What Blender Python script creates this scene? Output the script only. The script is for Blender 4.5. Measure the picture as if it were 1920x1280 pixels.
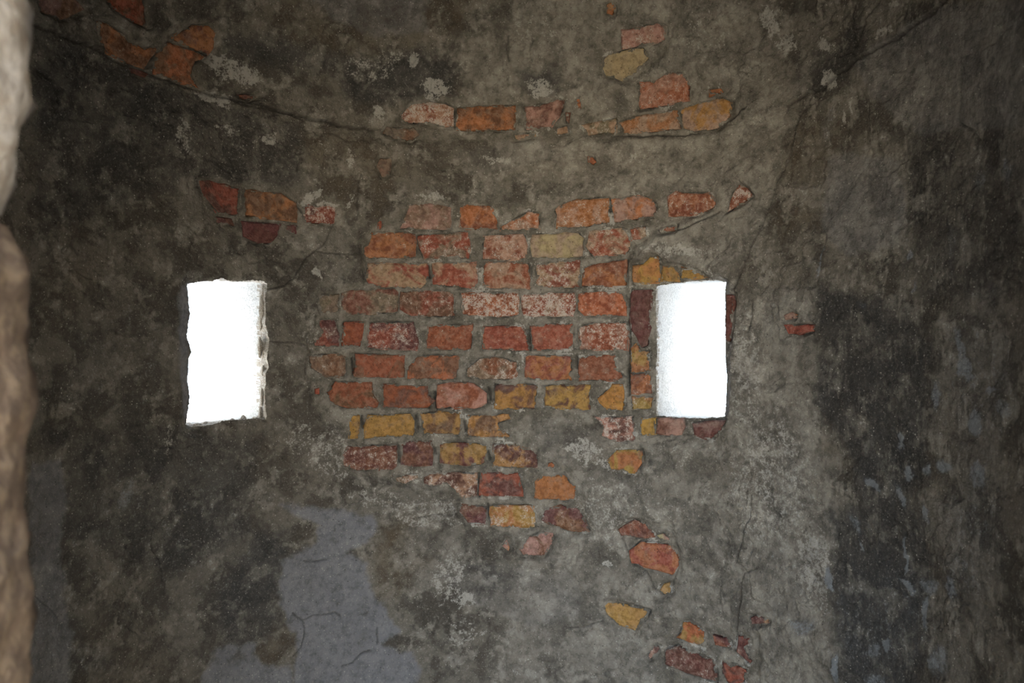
import bpy, bmesh, math, random
import numpy as np
from mathutils import Vector, Matrix

random.seed(7)
for o in list(bpy.data.objects):
    bpy.data.objects.remove(o)
scene = bpy.context.scene
COL = scene.collection

# ------------------------------------------------------------------ camera
R = 0.75            # inner radius of the drum
EYE = 1.50          # camera height
CAM = Vector((0.0, -1.23, EYE))
FPX = 1600.0        # focal length in pixels of the 1920 px wide frame
YAW = math.radians(2.86)
PITCH = math.atan2(10.0, FPX)
cam_data = bpy.data.cameras.new('camera')
cam_data.sensor_width = 36.0
cam_data.lens = FPX / 1920.0 * 36.0
cam_data.clip_start = 0.02
cam_data.dof.use_dof = True
cam_data.dof.focus_distance = 1.93
cam_data.dof.aperture_fstop = 7.0
cam = bpy.data.objects.new('camera', cam_data)
COL.objects.link(cam)
fwd = Vector((math.sin(YAW) * math.cos(PITCH), math.cos(YAW) * math.cos(PITCH), math.sin(PITCH)))
rgt = Vector((math.cos(YAW), -math.sin(YAW), 0))
upv = rgt.cross(fwd)
cam.matrix_world = Matrix(((rgt.x, upv.x, -fwd.x, CAM.x), (rgt.y, upv.y, -fwd.y, CAM.y), (rgt.z, upv.z, -fwd.z, CAM.z), (0, 0, 0, 1)))
scene.camera = cam

# ------------------------------------------------------------------ daylight
world = bpy.data.worlds.new('hazy_sky')
scene.world = world
world.use_nodes = True
bg = world.node_tree.nodes['Background']
bg.inputs[0].default_value = (0.72, 0.85, 1.0, 1)
bg.inputs[1].default_value = 8.0
scene.view_settings.view_transform = 'Standard'
scene.view_settings.look = 'None'
scene.view_settings.gamma = 1.0
scene.view_settings.exposure = 0.1
scene.view_settings.use_curve_mapping = False
scene.cycles.use_denoising = True
scene.cycles.max_bounces = 5
scene.cycles.diffuse_bounces = 4
scene.cycles.glossy_bounces = 2
scene.cycles.use_adaptive_sampling = True
scene.cycles.adaptive_threshold = 0.03

sun_data = bpy.data.lights.new('sun', 'SUN')
sun_data.energy = 100.0
sun_data.color = (1.0, 0.93, 0.83)
sun_data.angle = 0.0093
sun = bpy.data.objects.new('sun', sun_data); COL.objects.link(sun)
SUN_AZ, SUN_EL = math.radians(-14), math.radians(54)      # stands behind the turret, beyond the windows
sun.rotation_euler = Vector((-math.sin(SUN_AZ) * math.cos(SUN_EL), -math.cos(SUN_AZ) * math.cos(SUN_EL), -math.sin(SUN_EL))).to_track_quat('-Z', 'Y').to_euler()
sun.location = (-3, 8, 9)

def portal(name, loc, direction, sx, sy):
    l = bpy.data.lights.new(name, 'AREA')
    l.shape = 'RECTANGLE'; l.size = sx; l.size_y = sy
    l.cycles.is_portal = True
    o = bpy.data.objects.new(name, l)
    o.location = loc
    o.rotation_euler = Vector(direction).to_track_quat('-Z', 'Z').to_euler()
    COL.objects.link(o)

WT = 0.25                      # wall thickness
DOOR_L, DOOR_R, DOOR_H = -0.262, 0.46, 1.84
portal('sky_portal_door', ((DOOR_L + DOOR_R) / 2, -1.06, DOOR_H / 2), (0, 1, 0), DOOR_R - DOOR_L, DOOR_H)

# ------------------------------------------------------------------ surface of the drum and vault
ZS = EYE + 0.50     # springing of the vault
HD = 0.62           # rise of the vault
NPHI = 400
_ph = np.linspace(0, math.pi / 2, NPHI)
_seg = np.hypot(np.diff(R * np.cos(_ph)), np.diff(HD * np.sin(_ph)))
_sv = np.concatenate([[0], np.cumsum(_seg)])       # arc length over the vault

def profile(s):
    """s = height up to ZS, then arc length: radius, z, inward normal (radial, z)"""
    s = np.asarray(s, float)
    phi = np.interp(np.maximum(s - ZS, 0), _sv, _ph)
    r = R * np.cos(phi)
    z = np.where(s <= ZS, s, ZS + HD * np.sin(phi))
    nr = -np.cos(phi) / R; nz = -np.sin(phi) / HD
    ln = np.hypot(nr, nz)
    return r, z, nr / ln, nz / ln

def surf(th, s, h):
    r, z, nr, nz = profile(s)
    rr = r + nr * h
    return np.stack([rr * np.sin(th), rr * np.cos(th), z + nz * h], -1)

def project(p):
    d = p - np.array(CAM)
    zc = d @ np.array(fwd)
    return 960 + FPX * (d @ np.array(rgt)) / zc, 640 - FPX * (d @ np.array(upv)) / zc

def hit(px, py):
    """pixel of the photograph -> (theta, s) on the wall surface"""
    d = fwd + rgt * ((px - 960) / FPX) - upv * ((py - 640) / FPX)
    a = d.x * d.x + d.y * d.y
    b = CAM.x * d.x + CAM.y * d.y
    c = CAM.x ** 2 + CAM.y ** 2 - R * R
    disc = max(b * b - a * c, 1e-6)
    t = (-b + math.sqrt(disc)) / a
    p = CAM + d * t
    if p.z <= ZS:
        return math.atan2(p.x, p.y), p.z
    k = (R / HD) ** 2
    oz = CAM.z - ZS
    a2 = a + k * d.z * d.z
    b2 = b + k * oz * d.z
    c2 = CAM.x ** 2 + CAM.y ** 2 + k * oz * oz - R * R
    t = (-b2 + math.sqrt(max(b2 * b2 - a2 * c2, 1e-6))) / a2
    p = CAM + d * t
    phi = math.asin(max(0, min(1, (p.z - ZS) / HD)))
    return math.atan2(p.x, p.y), ZS + float(np.interp(phi, _ph, _sv))

# ------------------------------------------------------------------ noise
def _hash(ix, iy, seed):
    h = (ix.astype(np.int64) * 374761393 + iy.astype(np.int64) * 668265263 + seed * 974634777) & 0xFFFFFFFF
    h = ((h ^ (h >> 13)) * 1274126177) & 0xFFFFFFFF
    h = h ^ (h >> 16)
    return h

def gnoise(x, y, seed=0):
    ix = np.floor(x); iy = np.floor(y)
    fx = x - ix; fy = y - iy
    ux = fx * fx * fx * (fx * (fx * 6 - 15) + 10); uy = fy * fy * fy * (fy * (fy * 6 - 15) + 10)
    def g(ox, oy):
        a = _hash(ix + ox, iy + oy, seed).astype(np.float64) * (2 * math.pi / 4294967296.0)
        return np.cos(a) * (fx - ox) + np.sin(a) * (fy - oy)
    n0 = g(0, 0) * (1 - ux) + g(1, 0) * ux
    n1 = g(0, 1) * (1 - ux) + g(1, 1) * ux
    return (n0 * (1 - uy) + n1 * uy) * 1.5

def fbm(x, y, octs=4, seed=0, gain=0.5):
    t = 0; a = 1; f = 1; n = 0
    for k in range(octs):
        t = t + a * gnoise(x * f + 13.7 * k, y * f - 7.1 * k, seed + k); n += a
        a *= gain; f *= 2.03
    return t / n

def sstep(a, b, x):
    t = np.clip((x - a) / (b - a), 0, 1)
    return t * t * (3 - 2 * t)

def low_relief(u, s):
    return 0.006 * fbm(u / 0.34, s / 0.34, 2, 5) + 0.004 * fbm(u / 0.11, s / 0.11, 2, 9)

# ------------------------------------------------------------------ tracing helpers
VIEW = {1: (560, 320, 4.74), 2: (900, 320, 3.556), 3: (560, 560, 4.74), 4: (900, 560, 3.556), 5: (600, 760, 3.556),
        6: (1080, 900, 3.3675), 7: (680, 130, 2.595), 8: (200, 320, 2.4625), 0: (0, 0, 1.0),
        11: (0, 0, 3.0), 12: (640, 0, 3.0), 13: (1280, 0, 3.0), 14: (1280, 427, 3.0), 15: (1280, 854, 3.0), 16: (640, 854, 3.0),
        17: (0, 854, 3.0), 18: (0, 427, 3.0)}

def V(view, flat):
    x0, y0, k = VIEW[view]
    return [(x0 + flat[i] / k, y0 + flat[i + 1] / k) for i in range(0, len(flat), 2)]

def poly_sd(X, Y, poly):
    """signed distance, positive inside"""
    d2 = np.full(X.shape, 1e18); ins = np.zeros(X.shape, bool)
    n = len(poly)
    for i in range(n):
        ax, ay = poly[i]; bx, by = poly[(i + 1) % n]
        ex, ey = bx - ax, by - ay
        wx, wy = X - ax, Y - ay
        t = np.clip((wx * ex + wy * ey) / (ex * ex + ey * ey + 1e-12), 0, 1)
        d2 = np.minimum(d2, (wx - ex * t) ** 2 + (wy - ey * t) ** 2)
        if ay != by:
            c = ((ay > Y) != (by > Y)) & (X < (bx - ax) * (Y - ay) / (by - ay) + ax)
            ins ^= c
    d = np.sqrt(d2)
    return np.where(ins, d, -d)

def line_sd(X, Y, pts):
    """distance to a polyline and the side (positive = left of travel on screen)"""
    d2 = np.full(X.shape, 1e18); side = np.zeros(X.shape)
    for i in range(len(pts) - 1):
        ax, ay = pts[i]; bx, by = pts[i + 1]
        ex, ey = bx - ax, by - ay
        wx, wy = X - ax, Y - ay
        t = np.clip((wx * ex + wy * ey) / (ex * ex + ey * ey), 0, 1)
        dd = (wx - ex * t) ** 2 + (wy - ey * t) ** 2
        cr = ex * wy - ey * wx
        m = dd < d2
        d2 = np.where(m, dd, d2); side = np.where(m, -cr, side)
    return np.sqrt(d2), side

# ------------------------------------------------------------------ bricks (view, outline, colours a b, salt)
BR = [
 (1,'48,325,90,300,170,318,250,300,325,330,330,395,318,440,325,490,255,470,60,470,45,400','RM',.62),
 (1,'700,530,708,470,722,450,742,452,742,490,722,528','RR',.1),
 (1,'975,300,1230,300,1350,330,1350,520,1210,522,905,515,930,430','DP',.4),
 (1,'1435,325,1510,305,1690,315,1740,350,1770,515,1640,525,1480,525,1430,500','OR',.35),
 (1,'640,548,960,550,1040,575,1042,760,970,775,640,775,590,770,570,690,625,630','RO',.25),
 (1,'1060,580,1240,565,1500,548,1522,600,1520,775,1110,775,1085,690,1055,620','RD',.5),
 (1,'620,815,1140,820,1160,870,1140,990,1090,1045,800,1035,610,1010,605,930','PR',.25),
 (1,'1185,815,1590,815,1590,1045,1400,1035,1185,1010','RP',.35),
 (1,'200,1100,360,1095,360,1250,210,1260,170,1180','DD',.3),
 (1,'385,1090,440,1060,860,1050,885,1090,885,1255,690,1275,490,1280,385,1240','BD',.35),
 (1,'905,1075,1230,1060,1380,1085,1390,1290,1180,1300,1000,1290,900,1230','BR',.45),
 (0,'866,551,900,548,972,549,972,591,920,594,868,589','RO',.72),
 (2,'140,370,250,310,330,270,390,285,400,390,280,395,135,400','PO',.5),
 (2,'495,260,560,215,640,190,855,178,862,350,700,375,500,385,510,300','OP',.5),
 (2,'872,190,1060,165,1140,190,1175,220,1170,310,900,345,885,270','PO',.35),
 (2,'1255,170,1310,138,1370,150,1530,150,1578,190,1575,240,1480,290,1265,312,1258,230','RO',.5),
 (2,'1690,150,1740,98,1790,120,1820,170,1770,215,1660,270,1670,200','RP',.7),
 (2,'25,430,290,422,312,450,312,590,200,598,15,590','PR',.5),
 (2,'335,470,350,425,660,412,690,450,685,570,570,582,340,575','TT',.2),
 (2,'730,400,960,378,1000,410,1000,530,960,560,760,578,730,550,700,500,725,470','PR',.45),
 (2,'1010,390,1100,380,1112,430,1050,470,1015,470','PR',.5),
 (2,'1190,390,1240,375,1310,368,1310,400,1210,418','PR',.5),
 (2,'25,612,190,608,330,620,335,790,200,785,20,770','RP',.35),
 (2,'375,625,520,605,665,598,672,690,660,780,520,782,372,765','RP',.55),
 (2,'690,650,760,625,975,592,975,770,820,770,685,765','RO',.3),
 (2,'1020,635,1090,625,1145,575,1185,570,1212,630,1200,745,1100,755,1025,755','YY',.05),
 (2,'1224,640,1308,640,1335,680,1332,732,1208,742','YO',.05),
 (2,'1345,645,1400,655,1520,715,1345,728','OY',.05),
 (2,'275,830,460,815,635,812,640,900,620,975,285,965,280,900','RP',.75),
 (2,'655,825,760,805,900,808,970,830,985,900,985,968,870,970,690,965,655,930','OR',.4),
 (2,'1015,790,1155,788,1150,900,1130,1010,1140,1040,1120,1170,1080,1185,1050,1110,1005,1060,1000,960','MM',.2),
 (4,'1005,325,1040,290,1075,345,1125,350,1125,440,1140,480,1005,495','OY',.3),
 (4,'1005,505,1135,500,1142,630,1010,640','OB',.35),
 (4,'1012,655,1140,655,1140,735,1015,738','OY',.4),
 (4,'20,185,280,180,305,230,325,345,200,345,20,330,15,260','RR',.3),
 (4,'335,185,450,165,615,170,620,330,500,340,355,340,345,250','RR',.3),
 (4,'655,190,760,160,985,155,990,345,850,345,660,340','RP',.58),
 (0,'876,690,900,672,940,670,969,680,971,705,968,712,890,710,875,706','RD',.55),
 (4,'295,375,610,380,608,540,420,545,295,525','RO',.25),
 (4,'660,400,740,375,900,372,905,460,980,535,860,545,655,545,650,470','RR',.25),
 (4,'95,570,385,572,365,730,250,738,100,738','YM',.12),
 (4,'430,580,510,570,735,575,735,738,600,742,430,715','YM',.05),
 (4,'785,665,870,590,885,570,955,572,960,690,950,738,850,738,800,700','YY',.05),
 (4,'760,785,840,785,1020,785,1035,900,1030,950,880,945,810,910,830,850','PM',.6),
 (4,'1070,790,1170,790,1170,905,1080,915,1070,870','YY',.05),
 (4,'1180,792,1345,800,1360,850,1340,905,1260,918,1178,905','BP',.2),
 (4,'1420,830,1560,810,1625,815,1600,890,1530,940,1490,930,1430,910','MD',.2),
 (4,'850,1080,920,1010,1080,1005,1092,1080,1045,1170,940,1140,880,1130','OY',.15),
 (3,'180,180,330,190,370,330,360,420,110,435,100,410,200,330,180,250','MR',.4),
 (3,'405,205,595,200,550,425,385,420','RR',.15),
 (3,'615,205,760,210,1020,205,1080,420,1060,460,830,455,610,435','MR',.5),
 (3,'1150,240,1330,228,1550,230,1535,450,1280,455,1135,425,1130,330','RR',.25),
 (3,'100,510,330,480,415,520,420,650,410,700,200,690,115,620','BD',.4),
 (3,'505,490,940,500,945,700,700,700,480,690,500,600','RB',.15),
 (3,'1050,510,1250,500,1440,500,1410,700,1350,720,965,715,972,610','BO',.2),
 (3,'330,740,655,735,665,860,710,930,700,970,440,975,300,950,255,830','BR',.2),
 (3,'750,755,1150,775,1160,860,1220,900,1150,970,750,970','BR',.1),
 (3,'1230,760,1400,742,1560,750,1670,830,1675,930,1560,975,1230,970,1225,850','RP',.3),
 (3,'455,1035,550,1030,550,1200,520,1245,440,1245,450,1130','YB',.1),
 (3,'610,1035,1000,1025,1035,1080,1030,1215,580,1235,585,1130','YY',.08),
 (3,'1090,1020,1250,1000,1440,1010,1445,1150,1420,1205,1110,1190','YB',.15),
 (3,'145,800,180,800,188,850,155,852','RM',.1),
 (5,'985,65,1260,60,1270,85,1190,120,1200,160,1270,200,1250,215,985,205','YB',.3),
 (5,'140,340,180,275,390,265,515,262,518,400,480,430,250,430,150,400','BM',.5),
 (5,'545,260,600,235,740,235,755,290,750,400,640,408,540,390','MB',.3),
 (5,'800,260,900,240,1040,250,1115,265,1095,390,1000,403,795,385','YM',.2),
 (5,'1155,255,1290,260,1440,300,1455,415,1300,415,1155,405','MY',.4),
 (5,'480,470,660,455,660,490,560,520,500,510','PD',.6),
 (5,'690,490,740,455,1050,445,1055,600,940,612,900,560,840,515,740,535,690,520','MP',.55),
 (5,'1070,445,1325,450,1355,610,1060,600','RM',.25),
 (5,'1440,510,1480,460,1620,458,1700,540,1712,630,1430,620','OO',.15),
 (5,'935,660,1050,670,1110,680,1105,790,1000,790,925,715','MB',.35),
 (5,'1130,670,1230,660,1425,668,1435,815,1240,815,1128,805','OY',.5),
 (5,'1480,760,1500,690,1600,670,1740,690,1755,750,1800,840,1700,845,1570,810','MB',.35),
 (5,'1330,960,1400,880,1470,845,1560,850,1545,920,1490,1000,1350,995','PB',.3),
 (5,'1215,930,1245,890,1270,940,1255,958','PO',.2),
 (5,'1520,385,1550,378,1575,400,1560,412,1520,405','OO',.1),
 (6,'270,305,370,250,450,270,500,350,440,360,290,345','MR',.35),
 (6,'515,350,550,330,590,360,590,378,530,370','TP',.3),
 (6,'340,440,420,380,610,405,655,500,650,545,610,590,470,560,360,520,340,480','OR',.25),
 (6,'530,690,550,650,605,640,608,705,560,720','YT',.4),
 (6,'175,795,195,765,370,795,465,820,450,850,405,890,370,945,270,910,200,850','YY',.15),
 (6,'660,960,675,900,720,895,815,960,820,1050,635,995','OY',.15),
 (6,'560,1075,640,1045,880,1140,885,1240,880,1275,700,1220,560,1165','MM',.4),
 (6,'870,970,960,990,985,1050,890,1040','MR',.3),
 (6,'1030,970,1100,1000,1100,1030,1070,1050,1115,1140,1100,1155,1020,1080','MR',.25),
 (6,'925,1160,935,1140,1010,1170,1090,1200,1060,1270,1000,1300,960,1270,925,1210','MR',.25),
 (6,'1100,860,1150,850,1230,890,1200,905,1110,910','MP',.35),
 (6,'450,1110,490,1050,530,1050,520,1090,470,1130','PM',.4),
 (7,'190,225,240,175,320,160,400,165,440,190,440,275,380,285,310,265,195,260','PR',.68),
 (7,'455,190,600,180,740,175,750,200,740,295,580,300,455,300','BO',.25),
 (7,'785,180,900,165,940,140,980,150,970,200,920,280,800,290','PB',.35),
 (7,'1037,142,1065,136,1062,188,1042,182','BO',.2),
 (7,'990,210,1008,215,1000,260,985,255','BO',.2),
 (7,'1065,270,1240,240,1235,310,1100,318','PD',.4),
 (7,'945,285,1000,275,1000,315,950,315','PD',.3),
 (7,'1250,255,1330,230,1530,195,1550,290,1270,315','PO',.35),
 (7,'1545,200,1640,165,1760,135,1800,165,1790,230,1730,290,1640,310,1560,285','TY',.25),
 (7,'1350,60,1420,60,1480,20,1560,15,1585,60,1590,155,1350,200,1345,130','PO',.45),
 (7,'1690,100,1740,90,1755,115,1690,130','OO',.1),
 (7,'95,310,120,285,250,290,275,320,230,355,150,335','DB',.25),
 (7,'740,315,840,308,840,325,745,345','TP',.3),
 (12,'1470,330,1510,300,1700,265,1730,330,1650,420,1580,460,1490,430,1465,370','TT',.1),
 (12,'1575,170,1700,150,1780,130,1825,150,1820,225,1780,240,1585,280','PP',.5),
 (12,'1490,20,1530,10,1545,50,1530,85,1500,75','OP',.2),
 (12,'1385,880,1420,885,1435,910,1410,930,1390,910','OP',.2),
 (12,'215,890,285,890,270,985,230,1000,200,940','DD',.15),
 (11,'545,120,600,130,700,200,720,240,810,270,880,265,870,300,810,385,690,350,600,300,550,210','BO',.35),
 (11,'950,210,1080,145,1170,140,1215,185,1200,270,1165,315','OB',.2),
 (11,'950,235,1165,320,1090,350,1070,420,1110,500,860,415,880,300','BO',.25),
 (11,'700,90,640,50,570,-30,800,-30,820,150,760,130','RB',.2),
 (11,'210,-20,400,-20,465,50,400,90,330,110,215,60','BD',.3),
 (11,'725,385,830,415,815,435,745,415','MM',.1),
 (11,'1330,525,1420,535,1440,550,1400,565,1335,545','MB',.15),
 (11,'1125,1015,1220,1030,1340,1060,1335,1210,1215,1195,1150,1110','RM',.15),
 (11,'1370,1065,1580,1090,1660,1140,1670,1190,1665,1250,1530,1240,1385,1215','BO',.2),
 (11,'1210,1220,1300,1230,1315,1265,1220,1260','MB',.2),
 (8,'620,235,800,245,790,300,750,340,690,335,630,300','MM',.1),
 (8,'830,255,880,250,870,290,830,270','MM',.1),
 (14,'575,545,745,550,735,580,670,605,600,595','RM',.3),
 (14,'580,490,620,470,650,490,640,510,590,515','OP',.25),
 (14,'243,380,290,375,290,430,265,640,247,640','MM',.15),
]
PAL = {'R': (.325, .100, .058), 'O': (.46, .175, .075), 'M': (.155, .060, .054), 'Y': (.46, .262, .080), 'P': (.46, .275, .20),
       'B': (.215, .108, .066), 'T': (.47, .345, .225), 'D': (.24, .17, .13)}
bricks = []
for view, flat, pal, salt in BR:
    bricks.append((V(view, [float(q) for q in flat.split(',')]), PAL[pal[0]], PAL[pal[1]], salt))

# ------------------------------------------------------------------ windows: outlines of the openings
def sides(left, bottom, right, top):
    return dict(left=left, bottom=bottom, right=right, top=top)
WIN = [
 sides([(358,531),(362,585),(355,630),(363,660),(358,672),(357,707),(361,750),(356,797)],
       [(356,797),(365,801),(380,798),(395,796),(420,788),(450,787),(480,783),(499,787)],
       [(501,533),(496,560),(498,590),(496,605),(500,620),(505,640),(503,655),(500,672),(503,690),(497,700),(497,750),(499,787)],
       [(358,531),(380,527),(395,527),(412,521),(425,526),(450,528),(470,525),(490,527),(501,533)]),
 sides([(1229,536),(1230,560),(1231,650),(1229,700),(1229,780)],
       [(1229,780),(1239,780),(1270,783),(1299,785),(1330,784),(1353,782)],
       [(1356,528),(1353,550),(1354,573),(1354,668),(1358,706),(1355,757),(1353,782)],
       [(1229,536),(1260,531),(1293,527),(1340,524),(1356,528)]),
]

def resample(pts, t):
    p = np.array(pts, float)
    d = np.concatenate([[0], np.cumsum(np.hypot(*np.diff(p, axis=0).T))]); d /= d[-1]
    return np.stack([np.interp(t, d, p[:, 0]), np.interp(t, d, p[:, 1])], -1)

def hits(pts):
    return np.array([hit(x, y) for x, y in pts])

# ------------------------------------------------------------------ the dense grid of the visible wall and vault
STEP = 0.0022
TH0, TH1 = math.radians(-92), math.radians(108)
S0, S1 = 0.62, 2.62
NT = int((TH1 - TH0) * R / STEP) + 1
NS_ = int((S1 - S0) / STEP) + 1
tg = np.linspace(TH0, TH1, NT)
sg = np.linspace(S0, S1, NS_)
JS = int(round((ZS - S0) / STEP))            # row where the vault begins
TH, SS = np.meshgrid(tg, sg)                  # [row, column]
dT = tg[1] - tg[0]; dS = sg[1] - sg[0]
holes = []
rngw = np.random.RandomState(3)
for w in WIN:
    corn = hits([w['left'][0], w['left'][-1], w['right'][0], w['right'][-1]])
    i0 = int(round((corn[:2, 0].mean() - TH0) / dT)); i1 = int(round((corn[2:, 0].mean() - TH0) / dT))
    j1 = int(round((corn[[0, 2], 1].mean() - S0) / dS)); j0 = int(round((corn[[1, 3], 1].mean() - S0) / dS))
    tj = np.linspace(0, 1, j1 - j0 + 1); ti = np.linspace(0, 1, i1 - i0 + 1)
    jit = lambda a, amp: a + rngw.normal(0, amp, a.shape)
    L = jit(hits(resample(w['left'], 1 - tj)), .0006); Rr = jit(hits(resample(w['right'], 1 - tj)), .0006)
    B = jit(hits(resample(w['bottom'], ti)), .0006); T = jit(hits(resample(w['top'], ti)), .0006)
    B[0], B[-1], T[0], T[-1] = L[0], Rr[0], L[-1], Rr[-1]
    off = {}
    m = 30
    ii = np.arange(max(0, i0 - m), i1 + m + 1); jj = np.arange(j0 - m, j1 + m + 1)
    II, JJ = np.meshgrid(ii, jj)
    ci = np.clip(II, i0, i1); cj = np.clip(JJ, j0, j1)
    dist = np.hypot(II - ci, JJ - cj)
    dl, dr, db, dt_ = II - i0, i1 - II, JJ - j0, j1 - JJ
    tgt_t = np.zeros(II.shape); tgt_s = np.zeros(II.shape)
    # nearest side for clamped point
    onl = ci == i0; onr = ci == i1; onb = cj == j0; ont = cj == j1
    for mask, arr, idx in ((onb, B, ci - i0), (ont, T, ci - i0), (onl, L, cj - j0), (onr, Rr, cj - j0)):
        tgt_t = np.where(mask, arr[np.clip(idx, 0, len(arr) - 1), 0] - tg[ci], tgt_t)
        tgt_s = np.where(mask, arr[np.clip(idx, 0, len(arr) - 1), 1] - sg[cj], tgt_s)
    wgt = np.clip(1 - dist / m, 0, 1) ** 2
    TH[jj[0]:jj[-1] + 1, ii[0]:ii[-1] + 1] += tgt_t * wgt
    SS[jj[0]:jj[-1] + 1, ii[0]:ii[-1] + 1] += tgt_s * wgt
    holes.append((i0, i1, j0, j1))

U = TH * R
P0 = surf(TH, SS, 0.0)
X, Y = project(P0.reshape(-1, 3))
X = X.reshape(TH.shape); Y = Y.reshape(TH.shape)

# ragged copies of the pixel grid for stain outlines
wx = 16 * fbm(U / .035, SS / .035, 4, 31, .6); wy = 16 * fbm(U / .035, SS / .035, 4, 47, .6)
XW = X + wx; YW = Y + wy
XM = X + wx * .35; YM = Y + wy * .35

def local(fn, box, pad):
    """evaluate fn(X, Y) only inside a pixel box; returns (slice mask, values)"""
    m = (X > box[0] - pad) & (X < box[2] + pad) & (Y > box[1] - pad) & (Y < box[3] + pad)
    return m

def bbox(p):
    a = np.array(p); return a[:, 0].min(), a[:, 1].min(), a[:, 0].max(), a[:, 1].max()

def paint_poly(A, poly, val, soft=8, warp=1.0, mode='max'):
    m = local(None, bbox(poly), 30 + soft)
    xx = X[m] + wx[m] * warp; yy = Y[m] + wy[m] * warp
    v = val * sstep(-soft, soft, poly_sd(xx, yy, poly))
    A[m] = np.maximum(A[m], v) if mode == 'max' else A[m] + v

def paint_blob(A, cx, cy, rx, ry, rot, val, warp=1.0):
    rr = max(rx, ry) * 1.6 + 20
    m = local(None, (cx, cy, cx, cy), rr)
    xx = X[m] + wx[m] * warp - cx; yy = Y[m] + wy[m] * warp - cy
    c, s = math.cos(math.radians(rot)), math.sin(math.radians(rot))
    a = (xx * c + yy * s) / rx; b = (-xx * s + yy * c) / ry
    A[m] = np.maximum(A[m], val * sstep(1.35, .45, np.hypot(a, b)))

Z_ = lambda: np.zeros(TH.shape)
mortar, smooth, salt, lime_sky_tint, damp, pale, groove_shade, ochre = Z_(), Z_(), Z_(), Z_(), Z_(), Z_(), Z_(), Z_()

# exposed brickwork: joints are mortar there
PANEL = [(690,425),(760,385),(930,385),(1040,370),(1140,365),(1240,358),(1345,355),(1350,392),(1240,425),(1190,470),(1180,500),(1240,480),(1270,500),(1350,520),
         (1378,560),(1375,640),(1358,780),(1350,830),(1300,825),(1200,835),(1190,890),(1140,870),(1150,800),(1000,790),(1000,880),(1090,880),(1110,1000),(1000,1000),(890,995),(860,930),(780,905),(700,895),
         (630,885),(640,800),(590,770),(570,690),(590,600),(630,540),(680,530),(675,450)]
paint_poly(mortar, PANEL, 1.0, 9, .6)
for q in ([(740,190),(860,180),(1080,175),(1180,215),(1370,175),(1385,235),(1290,258),(1100,262),(700,265),(690,240)],
          [(1185,150),(1280,125),(1370,165),(1370,200),(1190,210)], [(1120,50),(1250,35),(1255,100),(1190,160),(1120,130)],
          [(170,35),(260,60),(300,60),(350,35),(420,45),(410,100),(370,120),(380,175),(280,145),(190,100)],
          [(370,335),(560,355),(640,375),(645,425),(540,440),(520,460),(450,450),(380,410)],
          [(1160,975),(1260,980),(1285,1060),(1260,1120),(1210,1080),(1170,1020)],
          [(1240,1195),(1270,1160),(1340,1180),(1430,1190),(1430,1300),(1240,1280)]):
    paint_poly(mortar, q, .75, 8, .6)

# smooth blue-grey skim coat, and bluish bands beside the windows
for q, v in (([(520,945),(600,950),(640,957),(700,968),(703,995),(685,1015),(648,1033),(683,1053),(687,1085),(700,1117),(722,1137),(746,1183),(716,1203),(736,1217),(773,1220),(786,1254),(770,1310),(540,1310),(555,1200),(530,1150),(520,1100),(525,1050),(560,1035),(590,1010),(595,985),(560,965)], 1.0),
             ([(440,1205),(475,1200),(478,1230),(500,1250),(540,1240),(545,1310),(360,1310),(370,1270),(400,1215)], .9),
             ([(50,870),(110,860),(120,940),(100,1010),(110,1100),(130,1180),(120,1310),(40,1310)], .7),
             ([(1555,300),(1600,285),(1690,300),(1705,380),(1690,460),(1590,480),(1548,430)], .3),
             ([(1640,85),(1790,10),(1930,-10),(1930,240),(1800,240),(1740,260),(1640,180),(1615,120)], .3),
             ([(1355,526),(1374,545),(1374,640),(1369,782),(1355,784)], .85), ([(334,540),(359,532),(359,797),(345,780),(330,650)], .85),
             ([(820,1075),(860,1055),(950,1050),(1000,1070),(1070,1072),(1095,1117),(1085,1155),(1000,1170),(930,1150),(880,1120)], .12),
             ([(850,285),(1010,260),(1050,290),(960,320),(870,330)], .12),
             ([(560,-10),(800,-10),(800,60),(700,70),(640,40)], .35)):
    paint_poly(smooth, q, v, 6, .8)

# pale rough render; the broad first outline also paints the lit zone brighter
for q, v in (([(1000,-10),(1450,-10),(1500,170),(1470,330),(1430,430),(1380,520),(1200,480),(1100,350),(950,330),(850,100)], .7),
             ([(1370,560),(1540,520),(1520,640),(1550,760),(1560,900),(1600,960),(1550,1010),(1570,1310),(1420,1310),(1370,900)], .75),
             ([(1000,800),(1360,800),(1400,1310),(900,1310),(1000,1000)], .45),
             ([(700,960),(860,930),(860,1040),(760,1130),(690,1050)], .45),
             ([(1550,300),(1700,280),(1720,470),(1560,500)], .4),
             ([(460,60),(600,90),(760,90),(800,60),(900,60),(900,110),(760,110),(640,130),(520,110)], .5),
             (V(14, [660,520,700,440,700,368,735,358,742,440,768,500,742,527]), .95),
             ([(1640,85),(1790,10),(1930,-10),(1930,240),(1800,240),(1740,260),(1640,180),(1615,120)], .4),
             ([(120,700),(165,700),(165,730),(125,735)], .7),
             ([(230,900),(260,900),(300,920),(300,950),(270,975),(240,1000),(210,960)], .55)):
    paint_poly(pale, q, v, 22, 1.6)

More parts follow.
